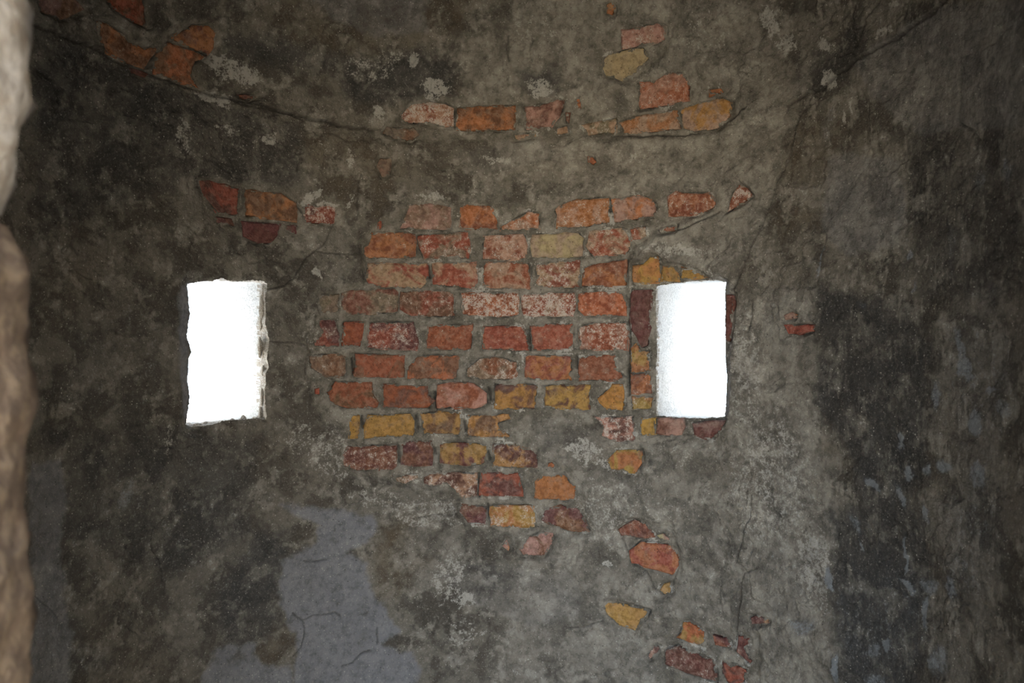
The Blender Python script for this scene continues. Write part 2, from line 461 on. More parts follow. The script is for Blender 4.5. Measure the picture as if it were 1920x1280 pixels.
# dark damp stains
for q, v in (([(1530,540),(1700,560),(1760,640),(1740,900),(1640,1000),(1600,860),(1530,760),(1550,650)], .8),
             ([(1560,965),(1700,900),(1750,1000),(1730,1310),(1590,1310),(1575,1100),(1555,1010)], .8),
             ([(470,1000),(530,1000),(525,1150),(500,1200),(420,1210),(400,1120)], .75),
             ([(640,110),(780,90),(860,120),(840,190),(700,200),(640,180)], .75),
             ([(960,130),(1050,130),(1060,180),(990,185)], .7),
             ([(1600,20),(1640,90),(1600,160),(1500,170),(1500,110),(1590,80)], .55),
             ([(1700,240),(1930,240),(1930,560),(1720,560)], .45),
             ([(400,70),(470,60),(640,100),(640,140),(520,130),(430,110)], .7),
             ([(60,50),(300,150),(560,240),(560,420),(380,330),(60,440)], .5),
             ([(60,800),(300,800),(480,820),(460,1000),(300,1080),(100,1000)], .55),
             ([(1120,800),(1000,800),(1010,840),(1060,850),(1120,830)], .4)):
    paint_poly(damp, q, v, 18, 1.4)
for q, v in (([(690,975),(760,965),(800,1050),(740,1130),(700,1130),(690,1050)], .8),
             ([(480,20),(560,-10),(900,-10),(840,80),(700,110),(560,100)], .6),
             ([(1470,330),(1520,200),(1600,220),(1560,300),(1540,420),(1430,460)], .6),
             ([(590,1180),(460,1150),(470,1230),(500,1270)], .6),
             ([(560,240),(760,280),(720,420),(600,400)], .5),
             ([(1560,560),(1640,600),(1600,900),(1540,820)], .5)):
    paint_poly(ochre, q, v, 20, 1.4)

# white efflorescence and lime flakes, plus painted cool window light
for b in ((430,130,62,24,25,.95),(395,185,45,13,20,.9),(340,255,20,42,-10,.6),(500,262,18,13,0,.9),(592,510,10,10,0,1),(425,245,30,10,20,.6),(600,275,22,10,40,.4),
          (775,115,15,19,0,.8),(815,165,30,24,0,.8),(712,215,17,16,0,.9),(655,300,12,25,0,.6),(930,298,42,9,8,.6),(735,105,40,15,0,.5),
          (690,130,60,30,0,.45),(800,890,60,12,0,.5),(1095,838,50,20,10,.65),(1120,865,60,15,15,.55),(620,850,60,60,0,.5),(800,960,100,40,0,.5),(700,930,60,25,0,.45),
          (840,1080,40,60,20,.55),(870,1120,28,14,-10,.8),(1140,960,70,90,0,.45),(1400,700,50,160,0,.5),(1450,900,100,170,0,.5),(1530,1060,40,100,-10,.6),
          (1270,470,80,16,8,.65),(1320,510,60,15,10,.5),(590,650,28,70,0,.45),(1010,165,26,20,0,.75),(1000,60,60,40,0,.4),(1330,60,60,70,20,.35),
          (1447,40,20,36,-20,.75),(1480,85,22,26,0,.65),(1553,85,18,16,0,.75),(1567,150,18,18,0,.8),(1588,225,6,16,10,.9),(1608,195,3,24,5,.8),(1690,10,18,10,0,.8),(1660,65,34,9,-32,.7),
          (1450,20,50,10,0,.4),(580,370,25,12,-35,.8),(610,385,35,6,0,.8),(660,375,10,25,30,.6),(810,370,40,10,0,.55),(1020,320,60,15,20,.35),(1190,290,60,30,0,.4),
          (1195,1140,8,25,30,.6),(1140,1055,12,7,0,.9),(1155,800,25,14,40,.8),(560,820,30,40,0,.45),(1100,560,10,3,0,.5),(290,770,20,50,10,.4),(310,830,12,45,15,.5),(345,175,20,8,10,.4),
          (1255,470,30,12,0,.6),(1280,860,25,30,0,.4),(480,390,60,4,15,.3),(880,1190,60,10,-20,.5),(870,1170,30,30,0,.4),(1000,1240,120,30,0,.3),(1240,950,60,40,0,.35)):
    paint_blob(salt, *b)
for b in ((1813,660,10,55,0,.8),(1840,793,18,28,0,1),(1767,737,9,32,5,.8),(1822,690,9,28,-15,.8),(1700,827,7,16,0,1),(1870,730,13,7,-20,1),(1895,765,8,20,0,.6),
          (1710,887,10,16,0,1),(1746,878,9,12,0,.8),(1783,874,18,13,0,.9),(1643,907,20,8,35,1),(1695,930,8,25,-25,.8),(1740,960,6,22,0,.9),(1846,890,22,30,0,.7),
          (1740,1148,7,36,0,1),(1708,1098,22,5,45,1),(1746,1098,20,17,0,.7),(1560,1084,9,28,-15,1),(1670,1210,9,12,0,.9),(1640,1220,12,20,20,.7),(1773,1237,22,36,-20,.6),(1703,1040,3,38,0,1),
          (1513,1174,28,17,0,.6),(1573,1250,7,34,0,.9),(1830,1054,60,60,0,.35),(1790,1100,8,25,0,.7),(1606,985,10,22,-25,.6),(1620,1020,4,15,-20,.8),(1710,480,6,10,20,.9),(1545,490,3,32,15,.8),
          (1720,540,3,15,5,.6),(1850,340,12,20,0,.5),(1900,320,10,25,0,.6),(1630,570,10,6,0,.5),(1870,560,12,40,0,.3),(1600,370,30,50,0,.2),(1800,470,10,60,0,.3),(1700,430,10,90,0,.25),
          (1560,240,12,40,10,.3),(1480,600,50,60,0,.2),(1650,1280,30,20,0,.6),(100,700,40,40,0,.15),(230,930,12,40,10,.5),(150,1230,60,30,0,.3),(1850,720,70,190,0,.3),(1650,1160,120,120,0,.28),(1840,1000,70,150,0,.32),(1500,1000,70,200,0,.2),(280,1020,240,240,0,.24),(230,680,130,160,0,.26),(100,1150,60,150,0,.3)):  # the wide closing blobs paint bluish window light onto the wall
    paint_blob(lime_sky_tint, *b, .8)

salt = np.minimum(salt, .74)
# ------------------------------------------------------------------ relief
H = low_relief(U, SS)
f1 = fbm(U / .045, SS / .045, 4, 61, .55)
plaster = 0.0055 + .0042 * f1 + .0018 * fbm(U / .012, SS / .012, 3, 71, .6)
flake = fbm((U + .02 * fbm(U / .05, SS / .05, 2, 81)) / .16, SS / .13, 3, 83, .5)
fl1 = sstep(.02, .06, flake); fl2 = sstep(-.22, -.19, flake)
plaster += .0032 * fl1 + .0024 * fl2
plaster = plaster * (1 - .55 * smooth) + smooth * .0045
jointh = .0004 + .0009 * fbm(U / .02, SS / .02, 3, 91) + .0005 * fbm(U / .007, SS / .007, 2, 95)
h = H + plaster * (1 - mortar) + jointh * mortar
# shallow loss patch edges and layered plaster ledges: (outline, height, softness)
for q, hh, sf in ((V(16, [800,630,830,600,940,590,1010,600,1040,650,1160,660,1290,650,1340,710,1370,790,1330,900,1200,930,1000,920,900,880,640,760,700,660]), -.003, 2.0),
                  ([(520,945),(640,957),(700,968),(703,995),(648,1033),(683,1053),(700,1117),(746,1183),(716,1203),(786,1254),(770,1310),(540,1310),(520,1100),(525,1050),(590,1010),(560,965)], .002, 2.5),
                  (V(17, [905,350,850,410,835,500,880,580,905,700,925,750,980,740,1000,600,990,450]), -.004, 2),
                  (V(17, [175,790,260,860,305,910,295,980,250,1290,120,1290,120,790]), .004, 1.5),
                  (V(15, [520,790,560,770,600,800,600,860,560,890,530,860]), -.004, 4),
                  (V(14, [665,520,700,440,705,370,735,360,740,440,765,500,740,525]), -.004, 2),
                  ([(1430,427),(1457,353),(1487,287),(1520,200),(1560,150),(1640,180),(1640,300),(1560,420),(1540,540),(1420,540),(1400,500)], -.0035, 3),
                  ([(1235,440),(1277,433),(1316,417),(1344,405),(1380,386),(1402,370),(1440,380),(1420,470),(1380,530),(1280,500),(1240,478),(1200,480)], .0045, 2.5),
                  (V(11, [330,680,520,690,540,640,640,700,720,700,700,900,600,880,380,860]), .003, 3)):
    m = local(None, bbox(q), 20)
    h[m] += hh * sstep(-sf, sf, poly_sd(XM[m], YM[m], q))
# ledge of the vault at the springing, upper side proud, fading upwards
for pts, hh, fade in (([(-40,10),(60,48),(130,76),(185,97),(230,121),(285,143),(360,166),(420,186),(480,197),(540,216),(620,236),(700,246)], .009, 70),
                      ([(1150,255),(1290,254),(1350,240),(1385,215),(1400,205)], -.004, 30),
                      ([(1480,200),(1560,160),(1625,105),(1700,65),(1760,25),(1810,-20)], .005, 70)):
    m = local(None, bbox(pts), 160)
    d, sd = line_sd(XM[m], YM[m], pts)
    a = np.where(sd > 0, np.exp(-d / fade) * sstep(0, 2.5, d), 0)
    h[m] += hh * a - .004 * np.exp(-(d / 2.2) ** 2)
    groove_shade[m] = np.maximum(groove_shade[m], np.exp(-(d / 2.0) ** 2))  # shade along the ledge painted as a dark line
# cracks
CR = [[(1533,167),(1520,200),(1497,240),(1487,287),(1473,320),(1457,353),(1443,393),(1430,427),(1413,464),(1400,500),(1380,537),(1374,560)],
      V(15, [400,220,390,340,345,440,335,520,310,590]), V(15, [430,630,360,660,340,720,330,850,315,960,300,1100]),
      V(8, [1050,240,1000,340,920,400,870,480,820,530,740,545]), V(1, [160,720,330,740,570,745]), V(1, [550,40,530,120,525,190,535,210,510,300,525,400]),
      V(17, [175,790,260,860,305,910,295,980]), V(17, [905,350,850,410,835,500,880,580,905,700]), V(17, [1640,880,1700,925,1705,1000,1690,1070,1640,1120]),
      V(17, [1700,925,1760,895,1880,875,1910,900]), V(17, [1700,585,1760,590,1830,580]), V(16, [0,1180,60,1160,100,1110,160,1090]), V(16, [200,960,200,1050]),
      V(13, [1590,440,1575,600,1565,690,1650,730,1700,800]), V(13, [830,910,810,960,790,1060]), V(14, [395,420,400,500,380,580]),
      V(13, [1000,0,970,100,980,180,1000,250]), V(13, [1130,0,1060,100,1020,200,1000,265]), V(12, [945,200,930,260,945,340]), V(12, [1080,230,1060,290]),
      V(16, [1285,960,1340,960,1470,930]), V(2, [1190,425,1340,400,1480,340,1580,290]), V(5, [620,750,760,725,930,720]), V(11, [190,400,250,440,290,520,310,590]),
      [(505,640),(540,641),(570,645)], V(18, [400,40,395,90,420,150]), V(6, [300,360,330,450,370,530,450,570,500,670,550,720,610,700,620,630,655,545,650,500]),
      V(4, [1350,905,1450,905,1520,945,1580,920,1620,840]), V(12, [395,690,440,700,470,705]), V(11, [1300,560,1350,590,1600,640,1700,680])]
for pts in CR:
    m = local(None, bbox(pts), 12)
    xx = X[m] + wx[m] * .18; yy = Y[m] + wy[m] * .18
    d, sd = line_sd(xx, yy, pts)
    g = np.exp(-(d / 1.5) ** 2)
    h[m] -= .0045 * g
    groove_shade[m] = np.maximum(groove_shade[m], .8 * g)  # shade inside the crack painted dark, on top of the groove

# recess under bricks, joints around them
bd = np.full(TH.shape, -60.0)
for poly, ca, cb, sa in bricks:
    m = local(None, bbox(poly), 14)
    bd[m] = np.maximum(bd[m], poly_sd(X[m] + wx[m] * .06, Y[m] + wy[m] * .06, poly))
out = -bd
edge = np.clip(out / 10, 0, 1)
h_edge = H + .0005 + .0015 * fbm(U / .03, SS / .03, 2, 101)
h = np.where(out < 10, h_edge * (1 - sstep(0, 1, edge)) + h * sstep(0, 1, edge), h)
jg = sstep(-.1, .45, fbm(U / .05, SS / .05, 2, 111))          # only some joints are raked out
h -= .0055 * jg * np.exp(-((out - 1.5) / 2.4) ** 2)
creep = np.clip(1.5 + 9 * fbm(U / .022, SS / .022, 3, 121, .6), .6, 8)        # mortar smeared over the arrises
h = np.where((bd > 0) & (bd <= creep), H + .0048 + .0015 * gnoise(U / .006, SS / .006, 131), h)
h = np.where(bd > creep, H - .016, h)
rim = sstep(12, 3, out) * sstep(-14, -2, out) * (mortar > .3)
salt = np.maximum(salt, rim * np.clip(.25 + 1.1 * fbm(U / .05, SS / .03, 3, 141), 0, .75) * sstep(560, 900, X))
# fine crackle of the vault and of some of the wall
ck = fbm((U + .01 * f1) / .075, SS / .075, 3, 151, .5); ckm = np.clip(sstep(.0, .25, fbm(U / .3, SS / .3, 2, 161)) + sstep(ZS - .02, ZS + .08, SS), 0, 1)
ckl = np.exp(-(ck / .018) ** 2) * ckm * (1 - smooth) * (1 - mortar)
h -= .0028 * ckl
groove_shade = np.maximum(groove_shade, .42 * ckl)
groove_shade = np.maximum(groove_shade, .55 * jg * np.exp(-((out - 1) / 2.0) ** 2))
mortar = np.maximum(mortar, sstep(8, 2, out) * .8)
# deep open perpends between some bricks
for x0, y0, x1, y1 in ((784,445,787,466),(803,500,806,520),(990,618,994,655),(816,735,819,765),(917,727,920,748),(680,782,682,800),(781,778,784,800),(871,790,874,806),(1080,668,1082,690),(747,835,749,865),(816,840,818,850),(915,845,919,860),
                       (898,887,899,930),(914,945,917,965),(1143,372,1144,395),(661,672,664,700),(1178,560,1180,575),(1180,600,1180,720),(805,742,806,765),(1177,690,1178,740),(558,385,566,398),(852,205,853,238)):
    m = local(None, (x0, y0, x1, y1), 10)
    d, sd = line_sd(X[m], Y[m], [(x0, y0), (x1, y1)])
    h[m] -= .014 * np.exp(-(d / 2.0) ** 2)
    groove_shade[m] = np.maximum(groove_shade[m], np.exp(-(d / 2.0) ** 2))
# worn arrises at the window openings
for k, w in enumerate(WIN):
    for nm, wd, dp in (('left', (24, 4)[k], (.020, .004)[k]), ('right', (7, 17)[k], (.006, .014)[k]), ('top', 6, .005), ('bottom', 6, .006)):
        pts = w[nm]
        m = local(None, bbox(pts), 30)
        d, sd = line_sd(X[m], Y[m], pts)
        h[m] -= dp * np.clip(1 - (d + wx[m] * .2) / wd, 0, 1) ** .8

PTS = surf(TH, SS, h)

# tone of the plaster: weathered layers, flecks, runs of water down the wall
def tone_fields(U, SS):
    wq = .018 * fbm(U / .04, SS / .04, 3, 201, .6); wr = .018 * fbm(U / .04, SS / .04, 3, 207, .6)
    mott = sstep(-.15, .18, fbm((U + wq) / .085, (SS + wr) / .085, 5, 211, .6))
    fleck = .5 + .45 * fbm((U - wr) / .055, (SS + wq) / .055, 5, 221, .6)
    broad = .5 + .5 * fbm(U / .3, SS / .3, 3, 231)
    return mott, fleck, broad
mott, fleck, broad = tone_fields(U, SS)
runs = sstep(1480, 1600, X) * sstep(.0, .35, fbm(U / .011, SS / .16, 4, 241, .6))
fleck = fleck + .10 * runs

# ------------------------------------------------------------------ node helpers and materials
class NT_:
    def __init__(self, name):
        self.m = bpy.data.materials.new(name); self.m.use_nodes = True
        self.t = self.m.node_tree; self.n = self.t.nodes
        self.b = self.n['Principled BSDF']
        self.b.inputs['Roughness'].default_value = .9
        self.b.inputs['Specular IOR Level'].default_value = .25
    def new(self, typ, **kw):
        nd = self.n.new(typ)
        for k, v in kw.items(): setattr(nd, k, v)
        return nd
    def set(self, sock, v):
        if isinstance(v, bpy.types.NodeSocket): self.t.links.new(v, sock)
        elif isinstance(v, (tuple, list)):
            sock.default_value = tuple(v) + (1,) if len(v) == 3 and sock.type == 'RGBA' else v
        else: sock.default_value = v
    def noise(self, vec, scale, detail=4, rough=.55, dist=0):
        nd = self.new('ShaderNodeTexNoise')
        self.set(nd.inputs['Vector'], vec); nd.inputs['Scale'].default_value = scale
        nd.inputs['Detail'].default_value = detail; nd.inputs['Roughness'].default_value = rough; nd.inputs['Distortion'].default_value = dist
        return nd.outputs['Fac']
    def math(self, op, a, b=0.0, c=None, clamp=False):
        nd = self.new('ShaderNodeMath', operation=op, use_clamp=clamp)
        self.set(nd.inputs[0], a); self.set(nd.inputs[1], b)
        if c is not None: self.set(nd.inputs[2], c)
        return nd.outputs[0]
    def ramp(self, v, lo, hi, to0=0., to1=1.):
        nd = self.new('ShaderNodeMapRange', interpolation_type='SMOOTHSTEP')
        self.set(nd.inputs[0], v); self.set(nd.inputs[1], lo); self.set(nd.inputs[2], hi); self.set(nd.inputs[3], to0); self.set(nd.inputs[4], to1)
        return nd.outputs[0]
    def mix(self, f, a, b, mode='MIX'):
        nd = self.new('ShaderNodeMix', data_type='RGBA', blend_type=mode)
        self.set(nd.inputs[0], f); self.set(nd.inputs[6], a); self.set(nd.inputs[7], b)
        return nd.outputs[2]
    def attr(self, name, typ='GEOMETRY', out='Fac'):
        nd = self.new('ShaderNodeAttribute', attribute_name=name, attribute_type=typ)
        return nd.outputs[out]
    def bump(self, height, strength, dist):
        nd = self.new('ShaderNodeBump'); nd.inputs['Strength'].default_value = strength; nd.inputs['Distance'].default_value = dist
        self.set(nd.inputs['Height'], height); self.t.links.new(nd.outputs[0], self.b.inputs['Normal'])
    def vor(self, vec, scale, out='Distance', feature='F1'):
        nd = self.new('ShaderNodeTexVoronoi', feature=feature)
        self.set(nd.inputs['Vector'], vec); nd.inputs['Scale'].default_value = scale
        return nd.outputs[out]

def plaster_material():
    k = NT_('old_lime_plaster')
    co = k.new('ShaderNodeTexCoord').outputs['Object']
    n_fine = k.noise(co, 62, 5, .68); n_grain = k.noise(co, 240, 3, .7)
    mott = k.attr('mott'); fleck = k.math('ADD', k.attr('fleck'), k.math('MULTIPLY', k.math('SUBTRACT', n_fine, .5), .45)); broad = k.attr('broad')
    col = k.mix(mott, (.100, .091, .078), (.21, .195, .168))
    col = k.mix(k.ramp(broad, .45, .65, 0, .5), col, k.mix(.6, col, (.16, .138, .11)))
    col = k.mix(k.ramp(fleck, .50, .70, 0, .8), col, (.33, .312, .275))
    # rough pale render, with the lit zone's brightness painted in
    col = k.mix(k.math('MULTIPLY', k.attr('pale'), k.ramp(fleck, .30, .66, .25, .9)), col, (.41, .385, .338))
    # ochre staining
    col = k.mix(k.math('MULTIPLY', k.attr('ochre'), k.ramp(fleck, .3, .6, .9, .3)), col, (.125, .096, .062))
    # dark damp
    col = k.mix(k.math('MULTIPLY', k.attr('damp'), k.ramp(fleck, .42, .78, 1., .45)), col, (.060, .060, .061))
    # smooth skim coat
    sk = k.mix(k.ramp(fleck, .3, .75), (.215, .221, .24), (.27, .276, .298))
    col = k.mix(k.math('MULTIPLY', k.attr('smooth'), k.ramp(fleck, .2, .42, .55, 1.)), col, sk)
    # mortar of the joints
    mo = k.mix(k.ramp(fleck, .34, .68), (.165, .15, .124), (.325, .303, .262))
    col = k.mix(k.math('MULTIPLY', k.attr('mortar'), .92), col, mo)
    # grit
    col = k.mix(k.ramp(n_fine, .32, .54, .6, 0), col, k.mix(.5, col, (.02, .018, .016)))
    col = k.mix(k.ramp(n_grain, .54, .72, 0, .5), col, k.mix(.6, col, (.58, .56, .51)))
    # efflorescence: a crust that breaks up into grains
    crust = k.math('ADD', k.math('MULTIPLY', n_fine, .55), k.math('MULTIPLY', n_grain, .45))
    al = k.math('MAXIMUM', k.attr('salt'), k.ramp(fleck, .5, .85, .08, .42))
    thr = k.math('SUBTRACT', .69, k.math('MULTIPLY', al, .35))
    sf = k.ramp(k.math('SUBTRACT', crust, thr), -.03, .07)
    col = k.mix(k.math('MULTIPLY', sf, .78), col, (.52, .51, .475))
    lf = k.ramp(k.math('SUBTRACT', crust, k.math('SUBTRACT', .70, k.math('MULTIPLY', k.attr('lime_sky_tint'), .36))), -.08, .14)
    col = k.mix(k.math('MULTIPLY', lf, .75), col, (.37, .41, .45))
    col = k.mix(k.math('MULTIPLY', k.attr('lime_sky_tint'), .45), col, (.165, .185, .21))  # cool tint of the window light mixed into the plaster colour
    # scattered bright sand grains and dark pores
    v = k.new('ShaderNodeTexVoronoi'); k.set(v.inputs['Vector'], co); v.inputs['Scale'].default_value = 170
    sep = k.new('ShaderNodeSeparateColor'); k.set(sep.inputs[0], v.outputs['Color'])
    sp = k.math('MULTIPLY', k.ramp(v.outputs['Distance'], .24, .10), k.math('GREATER_THAN', sep.outputs[0], .80))
    col = k.mix(k.math('MULTIPLY', sp, k.ramp(fleck, .3, .6, .3, .9)), col, (.62, .60, .55))
    dk = k.math('MULTIPLY', k.ramp(v.outputs['Distance'], .28, .14), k.math('LESS_THAN', sep.outputs[0], .05))
    col = k.mix(k.math('MULTIPLY', dk, .7), col, (.03, .028, .025))
    col = k.mix(k.math('MULTIPLY', k.attr('groove_shade'), .7), col, (.03, .026, .022))  # shade of cracks, ledges and gaps darkened into the plaster colour
    k.set(k.b.inputs['Base Color'], col)
    k.bump(k.noise(co, 85, 5, .74), 1.0, .006)
    return k.m

def brick_material():
    k = NT_('fired_brick')
    co = k.new('ShaderNodeTexCoord').outputs['Object']
    info = k.new('ShaderNodeObjectInfo')
    vm = k.new('ShaderNodeVectorMath', operation='MULTIPLY_ADD')
    k.set(vm.inputs[0], info.outputs['Random']); vm.inputs[1].default_value = (37, 91, 53); k.set(vm.inputs[2], co)
    co = vm.outputs[0]
    n1 = k.noise(co, 24, 3, .6, .6); n2 = k.noise(co, 90, 5, .68); n3 = k.noise(co, 330, 3, .7); n4 = k.noise(co, 42, 4, .7, .4)
    a = k.attr('tint_a', 'OBJECT', 'Color'); b = k.attr('tint_b', 'OBJECT', 'Color'); sa = k.attr('salt', 'OBJECT')
    col = k.mix(k.ramp(n1, .44, .60), a, b)
    col = k.mix(k.ramp(n2, .34, .58, .75, 0.), col, k.mix(.55, col, (.045, .030, .025)))
    # thin grey mortar veil, then salt grains
    col = k.mix(k.ramp(n4, .48, .72, .0, .38), col, (.285, .235, .19))
    col = k.mix(k.math('MULTIPLY', k.ramp(n2, .42, .62), k.math('MULTIPLY', sa, .6)), col, (.50, .395, .33))
    crust = k.math('ADD', k.math('MULTIPLY', n2, .35), k.math('ADD', k.math('MULTIPLY', n3, .4), k.math('MULTIPLY', n4, .25)))
    sf = k.ramp(k.math('SUBTRACT', crust, k.math('SUBTRACT', .655, k.math('MULTIPLY', sa, .22))), -.015, .04)
    col = k.mix(k.math('MULTIPLY', sf, .8), col, (.60, .55, .50))
    v = k.new('ShaderNodeTexVoronoi'); k.set(v.inputs['Vector'], co); v.inputs['Scale'].default_value = 190
    r = k.new('ShaderNodeSeparateColor'); k.set(r.inputs[0], v.outputs['Color'])
    pit = k.math('MULTIPLY', k.ramp(v.outputs['Distance'], .3, .15), k.math('GREATER_THAN', r.outputs[0], .9))
    col = k.mix(k.math('MULTIPLY', pit, .75), col, (.05, .03, .02))
    k.set(k.b.inputs['Base Color'], col)
    k.bump(k.noise(co, 48, 5, .72), 1.0, .008)
    return k.m

def simple_stone(name, c1, c2, c3, sc=9, bump=.004):
    k = NT_(name)
    co = k.new('ShaderNodeTexCoord').outputs['Object']
    n1 = k.noise(co, sc, 5, .6, .5); n2 = k.noise(co, sc * 5, 5, .65)
    col = k.mix(k.ramp(n1, .38, .62), c1, c2)
    col = k.mix(k.ramp(n2, .42, .66, 0, .8), col, c3)
    k.set(k.b.inputs['Base Color'], col)
    k.bump(k.math('ADD', n1, k.math('MULTIPLY', n2, .5)), .8, bump)
    return k.m

M_PLASTER = plaster_material()
M_BRICK = brick_material()
M_WHITE = simple_stone('limewashed_reveal', (.62, .62, .61), (.68, .68, .67), (.40, .40, .39), 55, .009)
M_JAMB_A = simple_stone('grey_jamb_stone', (.42, .39, .36), (.30, .255, .21), (.54, .52, .50), 14, .010)
M_JAMB_B = simple_stone('brown_jamb_stone', (.18, .128, .092), (.12, .088, .068), (.27, .205, .145), 16, .010)
M_FLOOR = simple_stone('worn_floor_stone', (.16, .145, .125), (.22, .2, .17), (.12, .11, .095), 6, .006)
M_OUT = simple_stone('outer_render', (.42, .38, .31), (.36, .32, .26), (.5, .46, .39), 5, .006)
M_TERR = simple_stone('terrace_paving_stone', (.34, .30, .24), (.40, .36, .29), (.28, .25, .2), 3, .005)
M_RUB = simple_stone('rubble_bits', (.33, .30, .26), (.24, .2, .16), (.55, .54, .50), 60, .004)

# ------------------------------------------------------------------ mesh helpers
def mesh_obj(name, verts, faces, mat, parent=None, kind=None, smooth_=False):
    me = bpy.data.meshes.new(name)
    me.from_pydata([tuple(v) for v in verts], [], faces)
    me.materials.append(mat)
    if smooth_: me.polygons.foreach_set('use_smooth', [True] * len(me.polygons))
    me.update()
    o = bpy.data.objects.new(name, me); COL.objects.link(o)
    if parent: o.parent = parent
    if kind: o['kind'] = kind
    return o

def grid_mesh(name, P, keep, mat, attrs):
    """P [rows, cols, 3], keep [rows-1, cols-1] faces"""
    ns, nt = P.shape[:2]
    idx = np.arange(ns * nt).reshape(ns, nt)
    q = np.stack([idx[:-1, :-1], idx[1:, :-1], idx[1:, 1:], idx[:-1, 1:]], -1)[keep]
    used = np.zeros(ns * nt, bool); used[q.ravel()] = True
    remap = np.cumsum(used) - 1
    q = remap[q]; vv = P.reshape(-1, 3)[used]
    me = bpy.data.meshes.new(name)
    me.vertices.add(len(vv)); me.vertices.foreach_set('co', vv.astype(np.float32).ravel())
    me.loops.add(q.size); me.loops.foreach_set('vertex_index', q.astype(np.int32).ravel())
    me.polygons.add(len(q)); me.polygons.foreach_set('loop_start', np.arange(0, q.size, 4, dtype=np.int32))
    me.polygons.foreach_set('loop_total', np.full(len(q), 4, np.int32))
    me.polygons.foreach_set('use_smooth', np.ones(len(q), bool))
    me.update(calc_edges=True)
    for nm, A in attrs.items():
        at = me.attributes.new(nm, 'FLOAT', 'POINT')
        at.data.foreach_set('value', A.reshape(-1)[used].astype(np.float32))
    me.materials.append(mat)
    o = bpy.data.objects.new(name, me); COL.objects.link(o); o['kind'] = 'structure'
    return o

ATT = dict(mortar=mortar, smooth=smooth, salt=salt, lime_sky_tint=lime_sky_tint, damp=damp, pale=pale, groove_shade=groove_shade, ochre=ochre, mott=mott, fleck=fleck, broad=broad)
keep = np.ones((NS_ - 1, NT - 1), bool)
for i0, i1, j0, j1 in holes: keep[j0:j1, i0:i1] = False
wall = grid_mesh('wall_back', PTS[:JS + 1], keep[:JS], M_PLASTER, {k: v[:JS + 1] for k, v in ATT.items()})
wall['label'] = 'curved inner wall of old plaster flaking off red and yellow brick'
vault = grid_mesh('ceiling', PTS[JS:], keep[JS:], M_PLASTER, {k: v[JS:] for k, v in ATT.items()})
vault['label'] = 'stained plaster vault springing above the curved wall'

# crown of the vault, lower wall, door side of the drum: coarser, same plaster
def coarse(name, th_a, th_b, s_a, s_b, nt, ns, parent=None):
    t, s = np.meshgrid(np.linspace(th_a, th_b, nt), np.linspace(s_a, s_b, ns))
    hh = low_relief(t * R, s) + .006
    P = surf(t, s, hh)
    z = np.zeros(t.shape)
    o = grid_mesh(name, P, np.ones((ns - 1, nt - 1), bool), M_PLASTER, {**{k: z for k in ATT}, **dict(zip(('mott', 'fleck', 'broad'), tone_fields(t * R, s)))})
    if parent: o.parent = parent; del o['kind']
    return o
SMAX = ZS + _sv[-1] - .004
coarse('vault_crown', TH0, TH1, S1, SMAX, 120, 20, vault)
coarse('vault_rear', TH1, TH0 + 2 * math.pi, ZS, SMAX, 120, 40, vault)
coarse('wall_foot', TH0, TH1, 0, S0, 160, 30, wall)
tdr = math.atan2(DOOR_R, -math.sqrt(R * R - DOOR_R ** 2)) - .05; tdl = .06 + math.atan2(DOOR_L, -math.sqrt(R * R - DOOR_L ** 2)) + 2 * math.pi
coarse('wall_right', TH1, tdr, 0, ZS, 50, 120)
coarse('wall_left', tdl, TH0 + 2 * math.pi, 0, ZS, 50, 120)
coarse('wall_front', tdr, tdl, DOOR_H + .02, ZS, 40, 12)

# outer shell of the turret (keeps daylight out except through the openings)
def outer_shell():
    RO = R + WT
    cols = []
    th = [math.radians(a) for a in np.arange(-180, 180.1, 1.0)]
    zs = list(np.linspace(0, ZS + .1, 106))
    v = []; f = []
    for z in zs:
        for t in th: v.append((RO * math.sin(t), RO * math.cos(t), z))
    n = len(th)
    for j in range(len(zs) - 1):
        for i in range(n - 1):
            tm = (th[i] + th[i + 1]) / 2; zm = (zs[j] + zs[j + 1]) / 2
            x, y = RO * math.sin(tm), RO * math.cos(tm)
            if y < 0 and DOOR_L - .01 < x < DOOR_R + .01 and zm < DOOR_H: continue
            skip = False
            for (a, b, c, d) in OUT_HOLES:
                if a - .01 < tm < b + .01 and c - .01 < zm < d + .01: skip = True
            if skip: continue
            f.append((j * n + i, j * n + i + 1, (j + 1) * n + i + 1, (j + 1) * n + i))
    # domed cap
    base = len(v); rows = 16
    for r_ in range(rows + 1):
        ph = r_ / rows * math.pi / 2
        for t in th: v.append((RO * math.cos(ph) * math.sin(t), RO * math.cos(ph) * math.cos(t), ZS + .1 + (HD + .12) * math.sin(ph)))
    for j in range(rows):
        for i in range(n - 1):
            f.append((base + j * n + i, base + j * n + i + 1, base + (j + 1) * n + i + 1, base + (j + 1) * n + i))
    o = mesh_obj('wall_outer', v, f, M_OUT, None, 'structure', True)
    o['label'] = 'rendered outer shell of the round turret with domed cap'

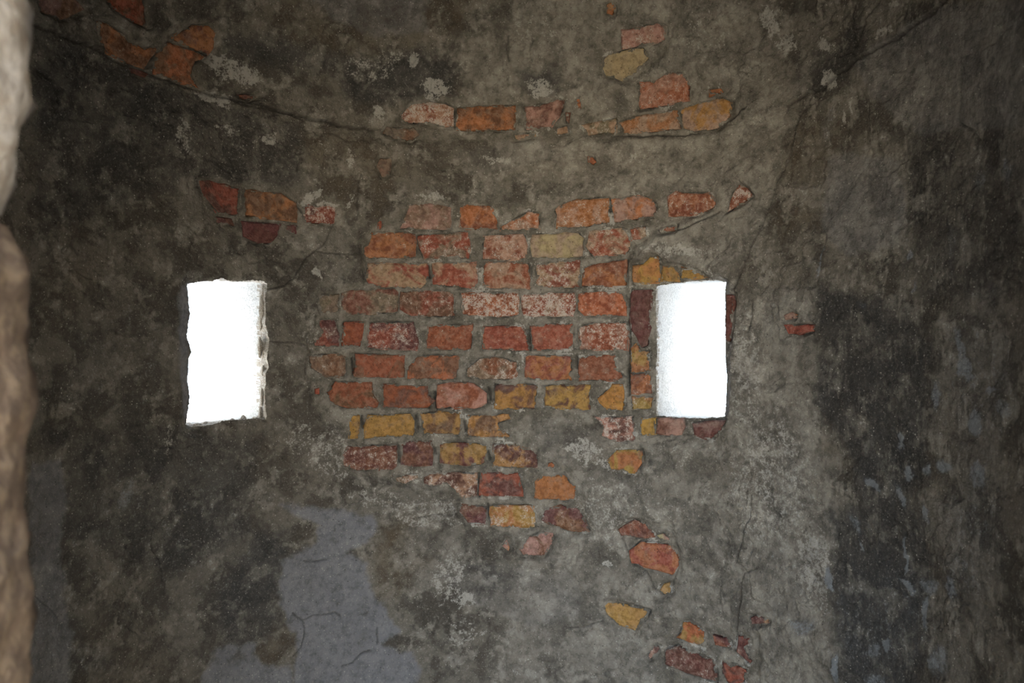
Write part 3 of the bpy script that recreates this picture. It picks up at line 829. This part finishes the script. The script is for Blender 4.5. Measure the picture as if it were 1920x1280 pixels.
# ------------------------------------------------------------------ window reveals
OUT_HOLES = []
for k, (i0, i1, j0, j1) in enumerate(holes):
    loop = [(j0, i) for i in range(i0, i1)] + [(j, i1) for j in range(j0, j1)] + [(j1, i) for i in range(i1, i0, -1)] + [(j, i0) for j in range(j1, j0, -1)]
    ring = np.array([PTS[j, i] for j, i in loop])
    tc = (tg[i0] + tg[i1]) / 2
    ax = np.array([math.sin(tc), math.cos(tc), 0]); tn = np.array([math.cos(tc), -math.sin(tc), 0])
    a = ring @ tn; z = ring[:, 2]
    amin, amax = np.median(a[(j1 - j0) + (i1 - i0) + (i1 - i0):]), np.median(a[(i1 - i0):(i1 - i0) + (j1 - j0)])
    zmin, zmax = np.median(z[:i1 - i0]), np.median(z[(i1 - i0) + (j1 - j0):2 * (i1 - i0) + (j1 - j0)])
    # straight-sided opening further in, slightly wider than the ragged mouth
    g = .004
    ta = np.interp(np.arange(len(loop)), [0, i1 - i0, i1 - i0 + j1 - j0, 2 * (i1 - i0) + j1 - j0, len(loop)], [amin - g, amax + g, amax + g, amin - g, amin - g])
    tz = np.interp(np.arange(len(loop)), [0, i1 - i0, i1 - i0 + j1 - j0, 2 * (i1 - i0) + j1 - j0, len(loop)], [zmin - g, zmin - g, zmax + g, zmax + g, zmin - g])
    rings = []
    deps = [0, .004, .01, .018, .03, .045, .06, .08, .1, .12, .14, .16, .18, .2, .22, .245, .275]
    depth0 = ring @ ax
    rs = np.random.RandomState(11 + k)
    for q, dd in enumerate(deps):
        f = min(1, dd / .05)
        da = depth0 * (1 - f) + np.median(depth0) * f + dd
        nz = 0 if q == 0 else (.0018 + .0015 * (f < 1))
        na = a * (1 - f) + ta * f + nz * gnoise(np.arange(len(loop)) / 6., np.full(len(loop), q * .8), 5 + k)
        nz_ = z * (1 - f) + tz * f + nz * gnoise(np.arange(len(loop)) / 6., np.full(len(loop), q * .8 + 50), 9 + k)
        rings.append(np.outer(da, ax) + np.outer(na, tn) + np.outer(nz_, [0, 0, 1]))
    n = len(loop)
    vv = np.concatenate(rings)
    ff = [(q * n + i, q * n + (i + 1) % n, (q + 1) * n + (i + 1) % n, (q + 1) * n + i) for q in range(len(deps) - 1) for i in range(n)]
    o = mesh_obj('window_%d' % (k + 1), vv, ff, M_WHITE, None, 'structure', True)
    o.data.materials.append(M_RUB)
    nb, nr = i1 - i0, j1 - j0
    for q in range(len(deps) - 1):
        for i in range(n):
            right = nb <= i < nb + nr; top = nb + nr <= i < 2 * nb + nr
            lim = ((.042 if right else .05 if top else .05), (.006 if not top else .012))[k]
            if deps[q] < lim * (.55 + .9 * abs(float(gnoise(np.array(i / 5.), np.array(k * 9.3), 77)))): o.data.polygons[q * n + i].material_index = 1
    o['label'] = ('narrow window opening with ragged broken edges in dark plaster', 'narrow window opening with whitewashed reveal beside the red brickwork')[k]
    w_, h_ = amax - amin, zmax - zmin
    cc = ax * (np.median(depth0) + .27) + tn * (amin + amax) / 2; cc[2] = (zmin + zmax) / 2
    portal('sky_portal_window_%d' % (k + 1), tuple(cc), tuple(-ax), w_ + .02, h_ + .02)
    half = (w_ / 2 + .012) / (R + WT)
    off = (amin + amax) / 2 / (R + WT)
    OUT_HOLES.append((tc + off - half, tc + off + half, zmin - .01, zmax + .01))
outer_shell()

# ------------------------------------------------------------------ bricks
rb = random.Random(21)
def brick_obj(poly, ca, cb, sa, parent):
    # densify the outline, chip it a little
    pts = []
    n = len(poly)
    for i in range(n):
        ax, ay = poly[i]; bx, by = poly[(i + 1) % n]
        L = math.hypot(bx - ax, by - ay); m = max(1, int(L / 11))
        for q in range(m):
            t = q / m
            pts.append((ax + (bx - ax) * t + rb.gauss(0, 1.0), ay + (by - ay) * t + rb.gauss(0, 1.0)))
    n = len(pts)
    area = sum(pts[i][0] * pts[(i + 1) % n][1] - pts[(i + 1) % n][0] * pts[i][1] for i in range(n))
    sgn = 1 if area > 0 else -1
    ins = []
    size = math.sqrt(abs(area) / 2)
    for i in range(n):
        (px, py), (cx, cy), (nx, ny) = pts[i - 1], pts[i], pts[(i + 1) % n]
        tx, ty = nx - px, ny - py; l = math.hypot(tx, ty) + 1e-6
        k = min(3.0, size * .09) * rb.uniform(.6, 1.4)
        ins.append((cx - ty / l * k * sgn, cy + tx / l * k * sgn))
    c = (sum(p[0] for p in pts) / n, sum(p[1] for p in pts) / n)
    tc, sc = hit(*c)
    base = float(low_relief(np.array([tc * R]), np.array([sc]))[0])
    hb = base + rb.uniform(.002, .0058)
    tilt = (rb.gauss(0, .00002), rb.gauss(0, .00002))
    def P(p, hh):
        t, s = hit(*p)
        return surf(np.array(t), np.array(s), np.array(hh + (p[0] - c[0]) * tilt[0] + (p[1] - c[1]) * tilt[1]))
    v = [P(p, base - .02) for p in pts] + [P(p, hb - .0022) for p in pts] + [P(p, hb + rb.gauss(0, .0004)) for p in ins]
    o0 = surf(np.array(tc), np.array(sc), np.array(hb))
    v = [tuple(q - o0) for q in v]
    f = []
    for i in range(n):
        j = (i + 1) % n
        f.append((i, j, n + j, n + i)); f.append((n + i, n + j, 2 * n + j, 2 * n + i))
    f.append(tuple(range(2 * n, 3 * n)))
    if sgn > 0: f = [tuple(reversed(q)) for q in f]
    o = mesh_obj('brick', v, f, M_BRICK, parent)
    o.location = tuple(o0)
    o['tint_a'] = [x * rb.uniform(.88, 1.12) for x in ca]; o['tint_b'] = [x * rb.uniform(.88, 1.12) for x in cb]; o['salt'] = float(sa)
    return o
for poly, ca, cb, sa in bricks:
    cy = sum(p[1] for p in poly) / len(poly); cx = sum(p[0] for p in poly) / len(poly)
    brick_obj(poly, ca, cb, sa, vault if hit(cx, cy)[1] > ZS else wall)

# ------------------------------------------------------------------ loose rubble in the ragged mouth of window 1
rs = random.Random(5)
win1 = bpy.data.objects['window_1']
def pebble(name, px, py, depth, sx, sz, mat, parent, seed):
    t, s = hit(px, py)
    c = surf(np.array(t), np.array(s), np.array(-depth))
    bm = bmesh.new(); bmesh.ops.create_icosphere(bm, subdivisions=2, radius=1)
    r = random.Random(seed)
    ph = [r.uniform(0, 6) for _ in range(6)]
    for v in bm.verts:
        k = 1 + .18 * math.sin(3 * v.co.x + ph[0]) + .15 * math.sin(4 * v.co.y + ph[1]) + .15 * math.sin(3.5 * v.co.z + ph[2]) + r.uniform(-.07, .07)
        v.co = Vector((v.co.x * sx * k, v.co.y * min(sx, sz) * 1.2 * k, v.co.z * sz * k))
    me = bpy.data.meshes.new(name); bm.to_mesh(me); bm.free(); me.materials.append(mat)
    o = bpy.data.objects.new(name, me); COL.objects.link(o); o.parent = parent
    o.location = tuple(c); o.rotation_euler = (0, 0, -t)
    return o
k = 0
for px in (378, 396, 425, 441, 462, 485):
    pebble('rubble_stone', px, 800 - (px - 360) * .13 + rs.uniform(-2, 2), .012 + rs.uniform(0, .012), rs.uniform(.006, .011), rs.uniform(.003, .006), M_RUB, win1, k); k += 1
for py in (548, 575, 604, 650, 695, 745, 775):
    pebble('rubble_stone', 498 + rs.uniform(-3, 2), py, .012 + rs.uniform(0, .012), rs.uniform(.003, .007), rs.uniform(.008, .022), M_RUB, win1, k); k += 1
for px in ():
    pebble('rubble_stone', px, 529 + rs.uniform(-2, 2), .010 + rs.uniform(0, .012), rs.uniform(.008, .013), rs.uniform(.003, .006), M_RUB, win1, k); k += 1

# ------------------------------------------------------------------ doorway: rough jamb stones, lintel, threshold
door = bpy.data.objects.new('door_1', None); COL.objects.link(door)
door.location = ((DOOR_L + DOOR_R) / 2, -.85, 0); door['kind'] = 'structure'
door['label'] = 'rough stone doorway the room is seen through, left jamb close to the viewer'

def rough_block(name, x0, x1, y0, y1, z0, z1, mat, seed, edge=None, res=.018):
    """rough hewn block; edge(z) gives the x of the reveal face if the outline is irregular"""
    nx, ny, nz = [max(3, int(round((b - a) / res))) for a, b in ((x0, x1), (y0, y1), (z0, z1))]
    v = {}; verts = []; faces = []
    r = np.random.RandomState(seed)
    def vid(i, j, k):
        if (i, j, k) not in v:
            fx, fy, fz = i / nx, j / ny, k / nz
            x = x0 + (x1 - x0) * fx; y = y0 + (y1 - y0) * fy; z = z0 + (z1 - z0) * fz
            if edge: x += (edge(z) - x1) * fx
            # worn arrises
            ex = min(fx, 1 - fx) * (x1 - x0); ey = min(fy, 1 - fy) * (y1 - y0); ez = min(fz, 1 - fz) * (z1 - z0)
            rad = .03
            q = [max(0, 1 - e / rad) for e in (ex, ey, ez)]
            sh = .010
            cx, cy, cz = (x0 + x1) / 2, (y0 + y1) / 2, (z0 + z1) / 2
            if fx > .5: x -= sh * max(q[1] ** 2, q[2] ** 2) * (q[0] > .5)
            y += (cy - y) / abs(cy - y + 1e-9) * sh * q[0] ** 2 * (q[1] > .5) if False else 0
            nn = .009 * float(fbm(np.array((y + x) / .07 + seed), np.array(z / .07), 3, seed)) + .004 * float(gnoise(np.array((y - x) / .018), np.array(z / .02), seed + 3))
            if i in (0, nx): x += nn
            if j in (0, ny): y += nn
            v[(i, j, k)] = len(verts); verts.append((x, y, z))
        return v[(i, j, k)]
    for j in range(ny):
        for k in range(nz):
            faces.append((vid(0, j, k), vid(0, j, k + 1), vid(0, j + 1, k + 1), vid(0, j + 1, k)))
            faces.append((vid(nx, j, k), vid(nx, j + 1, k), vid(nx, j + 1, k + 1), vid(nx, j, k + 1)))
    for i in range(nx):
        for k in range(nz):
            faces.append((vid(i, 0, k), vid(i + 1, 0, k), vid(i + 1, 0, k + 1), vid(i, 0, k + 1)))
            faces.append((vid(i, ny, k), vid(i, ny, k + 1), vid(i + 1, ny, k + 1), vid(i + 1, ny, k)))
    for i in range(nx):
        for j in range(ny):
            faces.append((vid(i, j, 0), vid(i, j + 1, 0), vid(i + 1, j + 1, 0), vid(i + 1, j, 0)))
            faces.append((vid(i, j, nz), vid(i + 1, j, nz), vid(i + 1, j + 1, nz), vid(i, j + 1, nz)))
    o = mesh_obj(name, [(a - door.location.x, b - door.location.y, c) for a, b, c in verts], faces, mat, door, None, True)
    return o

# outline of the near jamb read as x over height at its inner arris
YJ = -.685
prof = [(-60,36),(0,38),(30,46),(70,55),(110,57),(160,58),(200,62),(230,61),(265,48),(300,38),(345,29),(395,17),(430,20),(450,27),(480,40),(510,52),(560,55),(640,56),(690,58),(740,60),(775,58),(810,48),(850,48),(880,52),(950,52),(1040,58),(1120,57),(1200,60),(1290,60),(1400,58)]
zz = []; xx = []
for y_, x_ in prof:
    d = fwd + rgt * ((x_ - 960) / FPX) - upv * ((y_ - 640) / FPX)
    t = (YJ - CAM.y) / d.y
    p = CAM + d * t
    zz.append(p.z); xx.append(p.x)
zz = np.array(zz[::-1]); xx = np.array(xx[::-1])
edge = lambda z: float(np.interp(z, zz, xx)) + .008
d = fwd - upv * ((415 - 640) / FPX) + rgt * ((20 - 960) / FPX)
zj = (CAM + d * ((YJ - CAM.y) / d.y)).z
YA, YB = -1.02, YJ
rough_block('jamb_stone', DOOR_L - .17, DOOR_L, YA, YB, zj + .003, DOOR_H, M_JAMB_A, 3, edge, .010)
rough_block('jamb_stone', DOOR_L - .17, DOOR_L, YA, YB, 1.02, zj - .003, M_JAMB_B, 8, edge, .010)
rough_block('jamb_stone', DOOR_L - .17, DOOR_L, YA, YB, .52, 1.015, M_JAMB_A, 12, None, .03)
rough_block('jamb_stone', DOOR_L - .17, DOOR_L, YA, YB, .0, .515, M_JAMB_B, 14, None, .03)
for a, b, m, s in ((0, .5, M_JAMB_A, 21), (.505, 1.0, M_JAMB_B, 22), (1.005, 1.5, M_JAMB_A, 23), (1.505, DOOR_H, M_JAMB_B, 24)):
    rough_block('jamb_stone', DOOR_R + .01, DOOR_R + .18, YA + .04, -.62, a, b, m, s, None, .03)
rough_block('lintel', DOOR_L - .17, DOOR_R + .18, YA, -.62, DOOR_H + .002, DOOR_H + .16, M_JAMB_A, 31, None, .03)

# ------------------------------------------------------------------ floor and terrace
def disc(name, rad, z, mat, n=72):
    v = [(0, 0, z)] + [(rad * math.sin(2 * math.pi * i / n), rad * math.cos(2 * math.pi * i / n), z) for i in range(n)]
    return mesh_obj(name, v, [(0, 1 + (i + 1) % n, 1 + i) for i in range(n)], mat, None, 'structure')
fl = disc('floor', R + .1, .002, M_FLOOR); fl['label'] = 'worn stone floor inside the round room'
tr = mesh_obj('floor_terrace', [(-25, -40, 0), (25, -40, 0), (25, -.6, 0), (-25, -.6, 0)], [(0, 1, 2, 3)], M_TERR, None, 'structure')
tr['label'] = 'pale stone terrace outside the doorway'

def sky_blocker_wall(name, x0, x1, y0, y1, h, label):  # unseen walls added to block side sky and aim the door light
    v = [(x, y, z) for z in (0, h) for x, y in ((x0, y0), (x1, y0), (x1, y1), (x0, y1))]
    o = mesh_obj(name, v, [(0, 3, 2, 1), (4, 5, 6, 7), (0, 1, 5, 4), (1, 2, 6, 5), (2, 3, 7, 6), (3, 0, 4, 7)], M_OUT, None, 'structure')
    o['label'] = label
sky_blocker_wall('wall_blocker_left', -.95, -.60, -2.3, -.80, 2.35, 'unseen wall added on the left to block side sky')
sky_blocker_wall('wall_blocker_right', .60, .95, -3.4, -.80, 2.35, 'unseen wall added on the right to block side sky')
